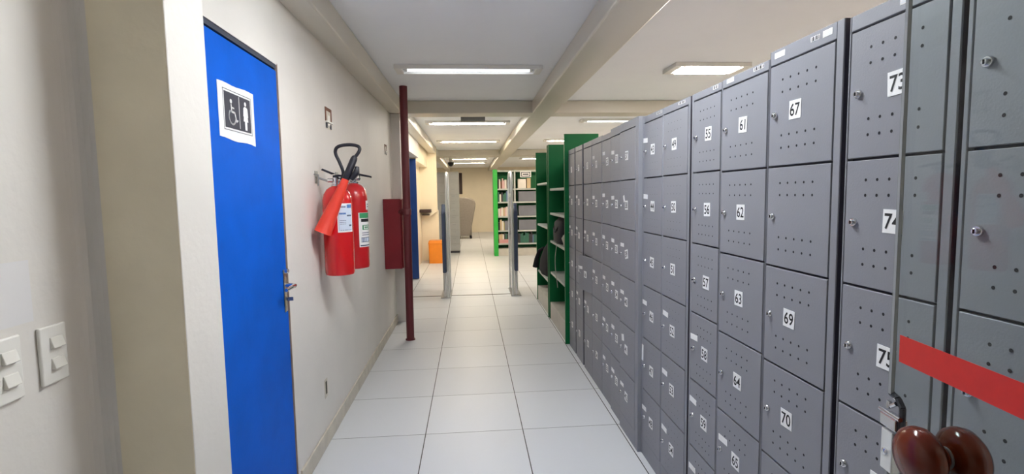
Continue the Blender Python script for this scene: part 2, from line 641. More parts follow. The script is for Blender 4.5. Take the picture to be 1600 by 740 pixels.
# ================================================================== LAMPS
def lamp(x, y, tube_m, L=1.23, W=0.21, label='', ntubes=1, diffuser=False, group='fluorescent fixtures set in the ceiling', lip=0.022, tr=0.010):
    t = thing('ceiling_lamp', (x, y, ZC), label, 'lamp', group)
    b = MB()
    z0 = ZC - 0.012
    x0, x1, y0, y1 = x - L / 2, x + L / 2, y - W / 2, y + W / 2
    for q in ((x0, x1, y0, y0 + 0.02), (x0, x1, y1 - 0.02, y1), (x0, x0 + 0.06, y0 + 0.02, y1 - 0.02), (x1 - 0.06, x1, y0 + 0.02, y1 - 0.02)):
        b.box(q[0], q[1], q[2], q[3], z0 - lip, ZC - 0.0005)
    b.build('frame', M_['white'], t, bevel=0.002)
    b = MB()
    b.box(x0 + 0.02, x1 - 0.02, y0 + 0.012, y1 - 0.012, ZC - 0.005, ZC - 0.001)
    b.build('reflector', M_['tray'], t)
    for k in range(ntubes):
        yy = y + (k - (ntubes - 1) / 2) * W * 0.42
        b = MB()
        b.lathe([(tr, 0), (tr, L - 0.2)], (x0 + 0.10, yy, ZC - 0.021), (1, 0, 0), 12)
        tb = b.build('tube', tube_m, t, smooth=True)
        for s in (0, 1):
            xs = x0 + 0.075 if s == 0 else x1 - 0.10
            b = MB()
            b.box(xs, xs + 0.025, yy - 0.014, yy + 0.014, ZC - 0.034, ZC - 0.004)
            b.build('lamp_holder', M_['white'], t, bevel=0.003)
    return t


lamp(0.40, 1.9, M_['tubecool'], ntubes=2, label='lit fluorescent ceiling fixture above the restroom door end of the corridor', tr=0.014, lip=0.034)
lamp(0.015, 4.46, M_['tubeoff'], label='unlit fluorescent ceiling fixture nearest the camera, before the cross beam')
lamp(-0.01, 7.66, M_['tubemid'], label='lit fluorescent ceiling fixture just beyond the cross beam and grey emergency light')
lamp(-0.01, 10.27, M_['tubewarm'], label='lit fluorescent ceiling fixture second beyond the cross beam over the corridor')
lamp(-0.05, 15.2, M_['tubewarm'], label='small distant lit fluorescent fixture just past the far cross beam')
lamp(-0.05, 17.1, M_['tubewarm'], label='small distant lit fluorescent fixture nearest the far cream wall')
lamp(2.06, 4.39, M_['tubeside'], L=0.66, W=0.30, ntubes=3, tr=0.016, label='glaring white ceiling fixture seen above the grey lockers')
lamp(2.06, 1.55, M_['tubepeach'], tr=0.014, label='unseen peach ceiling fixture added behind the nearest lockers')  # added out of view to tint the right-hand ceiling peach
lamp(2.25, 7.52, M_['tubeoff'], label='unlit fluorescent fixture above the far end of the lockers')
lamp(2.1, 10.2, M_['tubewarm'], label='lit fluorescent fixture above the near green shelf')
lamp(2.1, 15.3, M_['tubewarm'], label='small lit fluorescent fixture above the far bookcases, right of the long beam')

for yy_ in (1.6, 4.4, 7.5, 10.2):  # unseen fixtures added to brighten the ceiling beyond the lockers
    lamp(4.1, yy_, M_['tubeside'], tr=0.014, label='unseen ceiling fixture added over the room behind the lockers')

# emergency light hung under the ceiling beyond the cross beam
t = thing('emergency_light', (0.055, 6.5, ZC), 'grey box emergency light hanging from the ceiling beyond the cross beam', 'light')
b = MB()
b.box(-0.095, 0.207, 6.47, 6.53, 2.372, 2.442)
b.build('housing', M_['smoke'], t, bevel=0.006)
b = MB()
for x in (-0.04, 0.15):
    b.tube([(x, 6.5, 2.44), (x, 6.5, ZC)], 0.006, 8)
b.build('hanger', M_['steel'], t)

# dome camera
t = thing('dome_camera', (-0.50, 14.0, ZC), 'dark dome camera hanging from the ceiling above the file cabinets', 'camera')
b = MB()
b.lathe([(0.05, 0), (0.05, 0.12), (0.08, 0.15), (0.085, 0.2)], (-0.50, 14.0, ZC - 0.2), (0, 0, 1), 20)
b.build('housing', M_['white'], t, smooth=True)
b = MB()
b.lathe([(0.005, -0.08), (0.04, -0.07), (0.07, -0.03), (0.08, 0.0), (0.08, 0.03)], (-0.50, 14.0, ZC - 0.22), (0, 0, 1), 20)
b.build('dome', M_['black'], t, smooth=True)


# ================================================================== LOCKERS
GL = 'grey steel lockers along the right side of the corridor'
LD = 0.42


def locker(n0, xf, y0, y1, top, dtop, pitch, holes, labels, stickers, label, frame_near=0.012, frame_far=0.002, hdr=(), seam_holes=True, ajar=None, dark_side=True):
    """one column of six doors; y0 near edge, y1 far edge, front plane x = xf"""
    t = thing('locker', (xf + LD / 2, (y0 + y1) / 2, 0), label, 'locker', GL)
    fn, ff = frame_near, frame_far
    dbot = dtop - 6 * pitch
    b = MB()
    b.box(xf, xf + LD, y0, y0 + max(fn, 0.003), 0.0, top)
    b.box(xf, xf + LD, y1 - max(ff, 0.002), y1, 0.0, top)
    ha, hz = y0 + max(fn, 0.003), y1 - max(ff, 0.002)
    b.box(xf, xf + LD, ha, hz, dtop, top)
    b.box(xf, xf + LD, ha, hz, 0.0, dbot)
    b.build('cabinet_body', M_['grey'], t, bevel=0.0015, seg=1)
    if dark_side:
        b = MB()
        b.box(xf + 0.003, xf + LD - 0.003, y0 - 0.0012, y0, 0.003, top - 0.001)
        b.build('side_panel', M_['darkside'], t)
    b = MB()
    b.box(xf + 0.016, xf + LD - 0.005, y0 + 0.004, y1 - 0.004, dbot - 0.005, dtop + 0.005)
    b.build('compartments', M_['greydark'], t)  # solid darker block, painted as the shade seen between the doors
    gy = 0.0035
    ya, yb = y0 + fn + gy, y1 - ff - gy
    for k in range(6):
        z1 = dtop - k * pitch - 0.0055
        z0 = dtop - (k + 1) * pitch + 0.001
        b = MB()
        b.box(xf - 0.001, xf + 0.013, ya, yb, z0, z1)
        if holes:
            for dz in (0.052, 0.088, 0.215, 0.252):
                for i in range(5):
                    yy = yb - 0.0625 - i * 0.0362 * (y1 - y0) / 0.31
                    b.disc((xf - 0.0015, yy, dtop - k * pitch - dz), (-1, 0, 0), 0.0038 * holes, 8, 1)  # flat dark discs painted as the shade inside vent holes
        pv = (xf, ya, z0)
        o = b.build('door', [M_['grey'], M_['hole']], t, pivot=pv, bevel=0.0012, seg=1, fix=False)
        if ajar and ajar[0] == k:
            o.rotation_euler = (0, 0, ajar[1])
        # cam lock
        ly = yb - 0.030
        lz = dtop - k * pitch - 0.153
        b = MB()
        b.lathe([(0.0105, 0.0), (0.0105, 0.004), (0.009, 0.006)], (xf - 0.001, ly, lz), (-1, 0, 0), 16)
        b.lathe([(0.0065, 0.005), (0.0062, 0.010), (0.005, 0.011)], (xf - 0.001, ly, lz), (-1, 0, 0), 14)
        b.box(xf - 0.0135, xf - 0.011, ly - 0.0008, ly + 0.0008, lz - 0.004, lz + 0.004, 1)
        b.build('lock', [M_['chrome'], M_['ink']], o, smooth=True)
        num = n0 + k
        if k in labels:
            dy, dz, tilt = labels[k]
            lyc = yb - {73: 0.142, 79: 0.142, 61: 0.1415, 67: 0.126}.get(n0, 0.131) + dy
            lzc = dtop - k * pitch - 0.148 + dz
            b = MB()
            hw, hh = 0.0265, 0.0265
            ca, sa = math.cos(tilt), math.sin(tilt)

            def q(a, c, d):
                return (xf - 0.001 - d, lyc - (a * ca - c * sa), lzc + a * sa + c * ca)
            b.prism([q(-hw, -hh, 0), (q(hw, -hh, 0)), q(hw, hh, 0), q(-hw, hh, 0)], (-0.0012, 0, 0))
            vs, fs = text_geo(str(num))
            H = 0.036
            b.add([q(x * H * 0.92, y * H, 0.0016) for x, y in vs], fs, 1)
            b.build('number_label', [M_['paper'], M_['ink']], o, fix=False)
        if k in stickers:
            sy, sz, sw, sh, st = stickers[k]
            b = MB()
            ca, sa = math.cos(st), math.sin(st)
            c = (y1 - sy, dtop - k * pitch - sz)
            b.prism([(xf - 0.001, c[0] - (a * ca - d * sa), c[1] + a * sa + d * ca) for a, d in ((-sw, -sh), (sw, -sh), (sw, sh), (-sw, sh))], (-0.0008, 0, 0))
            b.build('blank_sticker', M_['paper'], o)
    for (sy, w2, h2, kind) in hdr:
        b = MB()
        zc = (top + dtop) / 2 + 0.004
        b.box(xf - 0.0008, xf, sy - w2 / 2, sy + w2 / 2, zc - h2 / 2, zc + h2 / 2, 0)
        if kind == 'bar':
            for i in range(5):
                b.box(xf - 0.0012, xf - 0.0007, sy - w2 * 0.45 + i * w2 * 0.19, sy - w2 * 0.45 + i * w2 * 0.19 + w2 * (0.06 + 0.06 * (i % 2)), zc - h2 * 0.4, zc + h2 * 0.4, 1)
        else:
            for i in range(3):
                b.box(xf - 0.0012, xf - 0.0007, sy - w2 * 0.4, sy + w2 * (0.4 - 0.1 * i), zc - h2 * 0.3 + i * h2 * 0.25, zc - h2 * 0.3 + i * h2 * 0.25 + h2 * 0.05, 2)
        b.build('asset_tag', [M_['patch'], M_['ink'], M_['stkpale']], t)
    return t


def rl(keys, jitter=0.003):
    return {k: (random.uniform(-jitter, jitter), random.uniform(-jitter, jitter), random.uniform(-0.04, 0.04)) for k in keys}


ALL = range(6)
S1 = (0.055, 0.100, 0.034, 0.011, 0.0)


def st(keys):
    return {k: (0.052 + random.uniform(-0.004, 0.004), 0.105 + random.uniform(-0.02, 0.004), 0.032, 0.012, random.uniform(-0.06, 0.06)) for k in keys}


L81 = rl(ALL)
L81[2] = (0.0, 0.02, 0.25)
locker(79, 0.93, 0.596, 0.911, 1.872, 1.836, 0.3035, 1.0, L81, {}, 'grey steel locker column behind the glass door and wooden knobs, nearest the camera', frame_near=0.012, frame_far=0.011)
locker(73, 0.93, 0.923, 1.214, 1.874, 1.838, 0.3050, 1.0, rl(ALL), {}, 'grey steel locker column of doors 73, 74 and 75, crossed by the glass door edge', frame_near=0.022, frame_far=0.006, hdr=[(1.052, 0.03, 0.018, 'tag')])
lb = rl(ALL)
lb.pop(1)
locker(67, 0.93, 1.232, 1.5475, 1.881, 1.838, 0.3045, 1.0, lb, {}, 'tallest grey steel locker column, doors 67 to 72 with one number missing', frame_near=0.026, frame_far=0.003, hdr=[(1.292, 0.036, 0.017, 'tag'), (1.340, 0.036, 0.013, 'bar'), (1.498, 0.05, 0.017, 'tag')])
locker(61, 0.93, 1.549, 1.848, 1.862, 1.832, 0.2990, 0.9, rl(ALL), st((4, 5)), 'grey steel locker column with doors 61 to 66', frame_near=0.004, frame_far=0.003, hdr=[(1.790, 0.05, 0.015, 'tag'), (1.61, 0.06, 0.012, 'bar')])
locker(55, 0.93, 1.8495, 2.106, 1.860, 1.832, 0.2925, 0.8, rl(ALL), st((3, 4, 5)), 'grey steel locker column with doors 55 to 60', frame_near=0.004, frame_far=0.016, hdr=[(1.900, 0.04, 0.013, 'bar')])
locker(49, 0.93, 2.124, 2.428, 1.860, 1.828, 0.2890, 0.5, rl(ALL), st((3, 4, 5)), 'grey steel locker column with doors 49 to 54', frame_near=0.018, frame_far=0.004, hdr=[(2.21, 0.07, 0.012, 'bar')])
s43 = st((0, 1, 3, 5))
s43[4] = (0.02, 0.09, 0.012, 0.045, -0.05)
locker(43, 0.93, 2.430, 2.7205, 1.860, 1.826, 0.2885, 0.42, rl(ALL), s43, 'grey steel locker column recessed beside a protruding one, doors 43 to 48', frame_near=0.004, frame_far=0.022, hdr=[(2.48, 0.07, 0.012, 'bar')])
l37 = rl(ALL)
l37[2] = (0.0, 0.0, 0.2)
locker(37, 0.908, 2.722, 3.068, 1.868, 1.822, 0.2870, 0.34, l37, {1: (0.09, 0.11, 0.012, 0.02, 0.4), 2: S1, 3: S1, 4: (0.07, 0.09, 0.022, 0.02, 0.2), 5: S1}, 'grey steel locker column standing forward of its neighbours, doors 37 to 42', frame_near=0.05, frame_far=0.004, dark_side=False)
locker(31, 0.922, 3.071, 3.322, 1.872, 1.822, 0.2870, 0.34, rl(ALL), st(ALL), 'grey steel locker column with the raised top step, doors 31 to 36', frame_near=0.004, frame_far=0.003)
locker(25, 0.93, 3.325, 3.577, 1.858, 1.822, 0.2870, 0.34, rl(ALL), st(ALL), 'grey steel locker column third along from the dark gap, doors 25 to 30', frame_near=0.004, frame_far=0.006)
locker(19, 0.93, 3.580, 3.876, 1.862, 1.822, 0.2870, 0.34, rl(ALL), st((0, 1, 2, 3)), 'grey steel locker column next to the one with a door ajar, doors 19 to 24', frame_near=0.006, frame_far=0.003)
locker(13, 0.93, 3.879, 4.168, 1.862, 1.822, 0.2870, 0.34, rl(ALL), st((2, 3, 4)), 'grey steel locker column with one door ajar, beside a dark gap', frame_near=0.004, frame_far=0.008, ajar=(3, math.radians(9)))
locker(7, 0.93, 4.213, 4.495, 1.862, 1.822, 0.2870, 0.3, rl(ALL), st((1, 2, 4)), 'grey steel locker column just past the dark gap, second from the green shelf', frame_near=0.010, frame_far=0.006)
locker(1, 0.93, 4.530, 4.805, 1.862, 1.822, 0.2870, 0.3, rl(ALL), st((1, 2)), 'grey steel locker column standing against the green shelf end panel', frame_near=0.010, frame_far=0.006)


# ================================================================== GREEN SHELVES BY THE LOCKERS
GX0, GX1 = 0.895, 1.225


def green_bay(y0, y1, label, zs, panel_far=True, lit_gaps=False):
    t = thing('green_bookcase', ((GX0 + GX1) / 2, (y0 + y1) / 2, 0), label, 'bookcase', 'green open bookcases beyond the lockers')
    b = MB()
    b.box(GX0, GX1, y0, y0 + 0.03, 0, 2.02)
    b.build('end_panel', M_['green'], t, bevel=0.003)
    b = MB()
    b.box(GX0 + 0.006, GX1, y1 - 0.03, y1, 0, 2.02)
    b.build('end_panel', M_['green'], t, bevel=0.003)
    b = MB()
    b.box(GX1 - 0.012, GX1 - 0.001, y0 + 0.03, y1 - 0.03, 0.04, 1.90)
    b.build('back_panel', M_['green'], t)
    b = MB()
    b.box(GX0 + 0.015, GX1 - 0.012, y0 + 0.03, y1 - 0.03, 0.0, 0.20)
    b.build('plinth', M_['plinth'], t, bevel=0.003)
    for z in zs:
        b = MB()
        b.box(GX0 + 0.02, GX1 - 0.013, y0 + 0.031, y1 - 0.031, z - 0.025, z)
        b.build('shelf', M_['shelf'], t, bevel=0.002)
    if lit_gaps:
        for z in (1.79, 1.44, 1.24, 1.10):
            b = MB()
            b.box(GX1 - 0.03, GX1 - 0.0125, y0 + 0.05, y1 - 0.04, z - 0.012, z + 0.028)
            b.build('gap_light_strip', M_['greenlit'], t)  # bright strips painted as light coming through gaps in the back
    return t


green_bay(4.835, 5.905, 'green open bookcase against the last locker, holding a black bag', (0.56, 0.925, 1.245, 1.52))
green_bay(5.935, 7.02, 'green open bookcase farther along, with a dark bag hanging out', (0.42, 1.06, 1.60), lit_gaps=True)


def blob(name, c, rad, m, parent=None, seed=1, amp=0.18, n=18, flat=0.6):
    rng = random.Random(seed)
    ph = [rng.uniform(0, 6.28) for _ in range(6)]
    b = MB()
    rings = []
    for i in range(n // 2 + 1):
        th = math.pi * i / (n // 2)
        ring = []
        for j in range(n):
            f = 2 * math.pi * j / n
            x, y, z = math.sin(th) * math.cos(f), math.sin(th) * math.sin(f), math.cos(th)
            k = 1 + amp * (math.sin(3 * x + ph[0]) * math.sin(4 * y + ph[1]) + 0.6 * math.sin(6 * z + ph[2] + 3 * x))
            if z < 0:
                z = max(z, -flat)
            ring.append((c[0] + x * k * rad[0], c[1] + y * k * rad[1], c[2] + z * k * rad[2]))
        rings.append(ring)
    b.rings(rings, 0, True)
    return b.build(name, m, parent, pivot=None if parent else (c[0], c[1], c[2] - rad[2] * flat), smooth=True)


# black bag on the near bookcase
t = thing('shoulder_bag', (1.06, 5.45, 0.925), 'black fabric bag on the middle shelf of the near green bookcase', 'bag')
b = MB()
prof = [(0.00, 0.11, 0.22), (0.02, 0.145, 0.27), (0.12, 0.145, 0.30), (0.22, 0.13, 0.28), (0.275, 0.08, 0.22), (0.288, 0.03, 0.18)]
rings = []
for z, rx, ry in prof:
    rings.append([(1.055 + rx * math.copysign(abs(math.cos(a)) ** 0.6, math.cos(a)), 5.50 + ry * math.copysign(abs(math.sin(a)) ** 0.6, math.sin(a)), 0.926 + z) for a in [2 * math.pi * i / 24 for i in range(24)]])
b.rings(rings)
b.build('body', M_['bag'], t, smooth=True)
b = MB()
b.tube([(0.945, 5.36, 1.14), (0.915, 5.40, 1.08), (0.91, 5.5, 1.05), (0.915, 5.6, 1.08), (0.945, 5.64, 1.14)], 0.011, 8)
b.build('handle', M_['bag'], t, smooth=True)
tag(blob('crumpled_cloth', (0.975, 5.10, 0.986), (0.06, 0.10, 0.10), M_['cloth'], seed=4, amp=0.3), 'crumpled pale cloth bundle beside the black bag on the near bookcase', 'cloth')
b = MB()
pts = []
for i in range(20):
    s = i / 19
    pts.append((0.902 - 0.012 * math.sin(s * 3.1), 5.34 + 0.05 * math.sin(s * 4.5) + 0.02 * s, 0.93 - 0.46 * s))
pts = [(1.0, 5.33, 0.932), (0.93, 5.335, 0.932)] + pts
b.tube(pts, 0.004, 6)
tag(b.build('cable', M_['cloth'], smooth=True, pivot=(0.93, 5.335, 0.93)), 'thin pale cable dangling from the near green bookcase shelf', 'cable')
# bag hanging from the far bookcase
t = thing('cloth_bag', (0.91, 6.55, 0.42), 'dark cloth bag slumped on and over the edge of the far green bookcase', 'bag')
b = MB()
rings = []
for z, rx, ry, dx in ((0.0, 0.10, 0.27, 0.06), (0.06, 0.115, 0.29, 0.05), (0.2, 0.11, 0.27, 0.06), (0.33, 0.09, 0.20, 0.08), (0.42, 0.05, 0.13, 0.1), (0.45, 0.02, 0.08, 0.1)):
    rings.append([(0.955 + dx + rx * math.cos(a) * (1 + 0.1 * math.sin(3 * a)), 6.55 + ry * math.sin(a) * (1 + 0.08 * math.sin(5 * a + z * 9)), 0.421 + z) for a in [2 * math.pi * i / 28 for i in range(28)]])
b.rings(rings)
b.build('body', M_['bag'], t, smooth=True)
b = MB()
b.tube([(0.98, 6.80, 0.74), (0.92, 6.86, 0.70), (0.885, 6.90, 0.58), (0.875, 6.93, 0.47)], [0.02, 0.024, 0.032, 0.045], 10)
b.build('strap', M_['bag'], t, smooth=True)

# ================================================================== THE GLASS DOOR
GE = Vector((0.735, 0.825, 0))            # free edge
th = math.radians(-8)
GD = Vector((math.sin(th), -math.cos(th), 0))   # from the free edge to the hinge
GN = Vector((-GD.y, GD.x, 0))
if GN.x > 0:
    GN = -GN                                # towards the corridor / camera side


def gp(s, z, d=0.0):
    p = GE + GD * s + GN * d
    return Vector((p.x, p.y, z))


gd = thing('glass_door', GE + GD * 0.8, 'clear glass door standing open in front of the nearest lockers, red tape across it', 'door')
TH = 0.010
b = MB()
NS, NZ = 0.030, (1.012, 1.100)             # lock notch
outl = [(0, 0.012), (0.78, 0.012), (0.78, 2.14), (0, 2.14), (0, NZ[1])]
outl += [(NS * 0.6, NZ[1] - 0.004), (NS, NZ[1] - 0.016), (NS, NZ[0] + 0.012), (NS * 0.7, NZ[0]), (0, NZ[0])]
b.prism([gp(s, z, -TH / 2) for s, z in outl], GN * TH)
gl = b.build('glass_pane', M_['glass'], gd)
b = MB()
for za, zb2 in ((0.012, NZ[0]), (NZ[1], 2.14)):
    b.prism([gp(0.0003, za, 0), gp(0.0065, za, 0), gp(0.0065, zb2, 0), gp(0.0003, zb2, 0)], GN * (TH / 2 + 0.0004))  # milky strip imitates the refraction that hides things behind the edge
    b.prism([gp(-0.001, za, -TH / 2), gp(0.0003, za, -TH / 2), gp(0.0003, zb2, -TH / 2), gp(-0.001, zb2, -TH / 2)], GN * TH, 1)
b.build('edge_and_refraction_strip', [M_['gedge'], M_['gedark']], gd)
b = MB()
nt_ = outl[4:]
for (sa, za), (sb, zb2) in zip(nt_[:-1], nt_[1:]):
    b.tube([gp(sa, za), gp(sb, zb2)], TH * 0.52, 8)
b.build('notch_rim', M_['black'], gd)
b = MB()
b.prism([gp(0.024, 1.2115, 0.0056), gp(0.78, 1.2115, 0.0056), gp(0.78, 1.1650, 0.0056), gp(0.024, 1.1650, 0.0056)], GN * 0.0004)
b.build('red_tape', M_['tape'], gd)
# lock in the notch
b = MB()
b.prism([gp(-0.013, 1.040, -0.012), gp(0.028, 1.040, -0.012), gp(0.028, 1.062, -0.012), gp(-0.013, 1.062, -0.012)], GN * 0.022)
lk = b.build('lock_case', M_['chrome'], gd, bevel=0.002)
b = MB()
b.tube([gp(-0.016, 1.066, 0.007), gp(0.036, 1.066, 0.007)], 0.0042, 10)
b.build('bolt_bar', M_['chrome'], lk, smooth=True)
b = MB()
b.tube([gp(0.004, 1.075, 0.006), gp(0.006, 1.088, 0.006)], 0.004, 8)
b.tube([gp(0.010, 1.080, 0.006), gp(0.020, 1.088, 0.004)], 0.004, 8)
b.build('cam', M_['chrome'], lk, smooth=True)
b = MB()
b.prism([gp(-0.010, 0.960, -0.008), gp(0.019, 0.960, -0.008), gp(0.019, 1.034, -0.008), gp(-0.010, 1.034, -0.008)], GN * 0.016)
pl = b.build('lock_plate', M_['satin'], lk, bevel=0.002)
b = MB()
b.lathe([(0.006, 0), (0.006, 0.003), (0.004, 0.0045)], gp(0.004, 0.995, 0.008), GN, 12)
b.build('screw', M_['chrome'], lk, smooth=True)
# knobs, one on each face
KS, KZ = 0.117, 1.043
for sgn, nm in ((1, 'knob'), (-1, 'knob')):
    b = MB()
    prof = [(0.014, 0.004), (0.016, 0.008), (0.026, 0.010), (0.037, 0.014), (0.0445, 0.022), (0.0465, 0.031), (0.0445, 0.041), (0.037, 0.0485), (0.024, 0.0535), (0.010, 0.0555), (0.0005, 0.056)]
    b.lathe(prof, gp(KS, KZ, 0), GN * sgn, 48)
    b.build('knob', M_['wood'], gd, smooth=True)
    b = MB()
    b.lathe([(0.017, 0.005), (0.017, 0.009), (0.013, 0.013)], gp(KS, KZ, 0), GN * sgn, 20)
    b.build('rosette', M_['steel'], gd, smooth=True)
# patch fittings at the hinge side
for za, zb2 in ((0.0, 0.055), (2.10, 2.16)):
    b = MB()
    b.prism([gp(0.62, za, -0.017), gp(0.79, za, -0.017), gp(0.79, zb2, -0.017), gp(0.62, zb2, -0.017)], GN * 0.034)
    b.build('pivot_fitting', M_['steel'], gd, bevel=0.003)


# ================================================================== LEFT WALL ITEMS
def switch(y0, y1, z0, z1, label):
    t = thing('light_switch', (FX, (y0 + y1) / 2, (z0 + z1) / 2), label, 'light switch', 'white double light switches by the entrance')
    b = MB()
    b.box(FX, FX + 0.009, y0, y1, z0, z1)
    b.build('plate', M_['white'], t, bevel=0.0035, seg=3)
    h = z1 - z0
    wd = y1 - y0
    for k in (0, 1):
        zc = z0 + h * (0.70 - 0.36 * k)
        b = MB()
        ya, yb = y0 + wd * 0.34, y0 + wd * 0.80
        b.prism([(FX + 0.008, ya, zc + 0.013), (FX + 0.011, ya, zc + 0.013), (FX + 0.0185, ya, zc - 0.012), (FX + 0.008, ya, zc - 0.014)], (0, yb - ya, 0))
        b.build('rocker', M_['white2'], t, bevel=0.0015)
    return t


switch(1.196, 1.271, 1.047, 1.180, 'white double light switch plate nearest the beige pilaster')
switch(1.074, 1.149, 1.047, 1.182, 'white double light switch plate cut by the left edge of the photo')
b = MB()
b.box(FX, FX + 0.0008, 1.03, 1.195, 1.20, 1.335)
tag(b.build('paper_patch', M_['patch'], pivot=(FX, 1.11, 1.2)), 'faint white paper patch on the wall above the left light switch', 'paper')


# open electrical box high on the wall
def wallbox(y0, y1, z0, z1, label):
    t = thing('junction_box', (WX, (y0 + y1) / 2, (z0 + z1) / 2), label, 'junction box', 'open junction boxes high on the left wall')
    b = MB()
    e = 0.020
    X1 = WX + 0.004
    b.box(WX, X1, y0, y0 + e, z0 + (z1 - z0) * 0.35, z1)
    b.box(WX, X1, y1 - e, y1, z0 + (z1 - z0) * 0.35, z1)
    b.box(WX, X1, y0 + e, y1 - e, z1 - e, z1)
    b.build('rim', M_['brown'], t)
    b = MB()
    b.box(WX, WX + 0.0015, y0 + 0.01, y1 - 0.01, z0, z1 - 0.01)
    b.build('recess', M_['base'], t)
    b = MB()
    b.box(WX, WX + 0.014, y0 + 0.004, y1 - 0.004, z0 + (z1 - z0) * 0.29, z0 + (z1 - z0) * 0.37)
    b.box(WX, WX + 0.006, (y0 + y1) / 2 - 0.016, (y0 + y1) / 2 + 0.018, z0 + 0.02, z1 - 0.045)
    b.build('bracket', M_['white'], t, bevel=0.002)
    b = MB()
    b.box(WX, WX + 0.003, y0 + 0.008, y0 + 0.045, z0 + 0.005, z0 + (z1 - z0) * 0.27)
    b.box(WX, WX + 0.003, y1 - 0.045, y1 - 0.008, z0 + 0.005, z0 + (z1 - z0) * 0.27)
    b.build('dark_slot', M_['signgrey'], t)
    return t


wallbox(3.290, 3.432, 1.886, 2.018, 'open brown-edged junction box above the fire extinguishers')
wallbox(5.50, 5.63, 1.895, 2.005, 'small open junction box in the corner beside the red pipe')
t = thing('cable_outlet', (WX, 3.04, 0.33), 'small dark cable slot low on the white wall past the blue door', 'outlet')
b = MB()
b.box(WX, WX + 0.004, 3.015, 3.068, 0.278, 0.388)
b.build('plate', M_['base'], t, bevel=0.0015)
b = MB()
b.box(WX + 0.004, WX + 0.0052, 3.028, 3.052, 0.30, 0.375)
b.build('slot', M_['dirt'], t)


# ================================================================== FIRE EXTINGUISHERS
def arcpts(c, r, a0, a1, n=10):
    return [(c[0] + r * math.cos(a0 + (a1 - a0) * i / n), c[1] + r * math.sin(a0 + (a1 - a0) * i / n)) for i in range(n + 1)]


def wrap_label(cx, cy, r, a0, a1, z0, z1, cells, parent, name='label'):
    """sticker wrapped round the cylinder; cells: (u0,u1,v0,v1,matindex)"""
    b = MB()

    def pt(u, v, d):
        a = a0 + (a1 - a0) * u
        return (cx + (r + d) * math.cos(a), cy + (r + d) * math.sin(a), z0 + (z1 - z0) * v)
    for ci, (u0, u1, v0, v1, m) in enumerate(cells):
        n = 8
        d = 0.0008 + 0.0005 * (ci > 0)
        vs, fs = [], []
        for i in range(n + 1):
            u = u0 + (u1 - u0) * i / n
            vs += [pt(u, v0, d), pt(u, v1, d)]
        for i in range(n):
            fs.append((2 * i, 2 * i + 2, 2 * i + 3, 2 * i + 1))
        b.add(vs, fs, m)
    return b.build(name, [M_['paper'], M_['stkblue'], M_['stkpale'], M_['stkgreen'], M_['stkline'], M_['ink']], parent, smooth=True, fix=False)


# -- front extinguisher with hose and horn
EX, EY, EZ, ER = -0.763, 3.03, 1.012, 0.083
e1_ = thing('fire_extinguisher', (EX, EY, EZ), 'red carbon dioxide fire extinguisher in front, with black hose loop and orange horn', 'fire extinguisher', 'fire extinguishers hung on the left wall')
b = MB()
prof = [(0.060, 0.0), (0.078, 0.004), (0.083, 0.018), (0.083, 0.40), (0.081, 0.435), (0.073, 0.468), (0.058, 0.492), (0.040, 0.506), (0.026, 0.512), (0.026, 0.522)]
b.lathe(prof, (EX, EY, EZ), n=40)
b.build('cylinder', M_['red'], e1_, smooth=True)
b = MB()
b.lathe([(0.030, 0.512), (0.030, 0.520), (0.022, 0.524), (0.022, 0.560), (0.016, 0.566)], (EX, EY, EZ), n=20)
b.tube([(EX, EY, EZ + 0.545), (EX + 0.045, EY - 0.02, EZ + 0.55)], 0.011, 12)
b.lathe([(0.012, 0), (0.012, 0.03)], (EX - 0.045, EY - 0.01, EZ + 0.545), (1, 0, 0), 12)
vl = b.build('valve', M_['chrome'], e1_, smooth=True)
b = MB()
b.prism([(EX - 0.012, EY - 0.03, EZ + 0.560), (EX + 0.02, EY - 0.03, EZ + 0.566), (EX + 0.105, EY - 0.03, EZ + 0.556), (EX + 0.105, EY - 0.03, EZ + 0.565), (EX + 0.02, EY - 0.03, EZ + 0.577), (EX - 0.012, EY - 0.03, EZ + 0.572)], (0, 0.024, 0))
b.prism([(EX - 0.02, EY - 0.03, EZ + 0.578), (EX + 0.0, EY - 0.03, EZ + 0.582), (EX - 0.07, EY - 0.03, EZ + 0.612), (EX - 0.075, EY - 0.03, EZ + 0.602)], (0, 0.022, 0))
b.build('lever', M_['black'], e1_, bevel=0.002)
b = MB()
P_ = [(EX + 0.035, 1.556), (EX + 0.046, 1.60), (EX + 0.030, 1.655), (EX + 0.012, 1.70), (EX + 0.012, 1.725), (EX + 0.025, 1.742), (EX + 0.055, 1.751), (EX + 0.10, 1.753), (EX + 0.138, 1.745), (EX + 0.150, 1.730), (EX + 0.143, 1.708), (EX + 0.122, 1.680)]
# smooth the loop
def cr(pts, k=5):
    out = []
    n = len(pts)
    for i in range(n - 1):
        p0, p1, p2, p3 = [Vector(pts[max(0, min(n - 1, j))]) for j in (i - 1, i, i + 1, i + 2)]
        for s in range(k):
            t_ = s / k
            out.append(0.5 * ((2 * p1) + (-p0 + p2) * t_ + (2 * p0 - 5 * p1 + 4 * p2 - p3) * t_ ** 2 + (-p0 + 3 * p1 - 3 * p2 + p3) * t_ ** 3))
    out.append(Vector(pts[-1]))
    return out


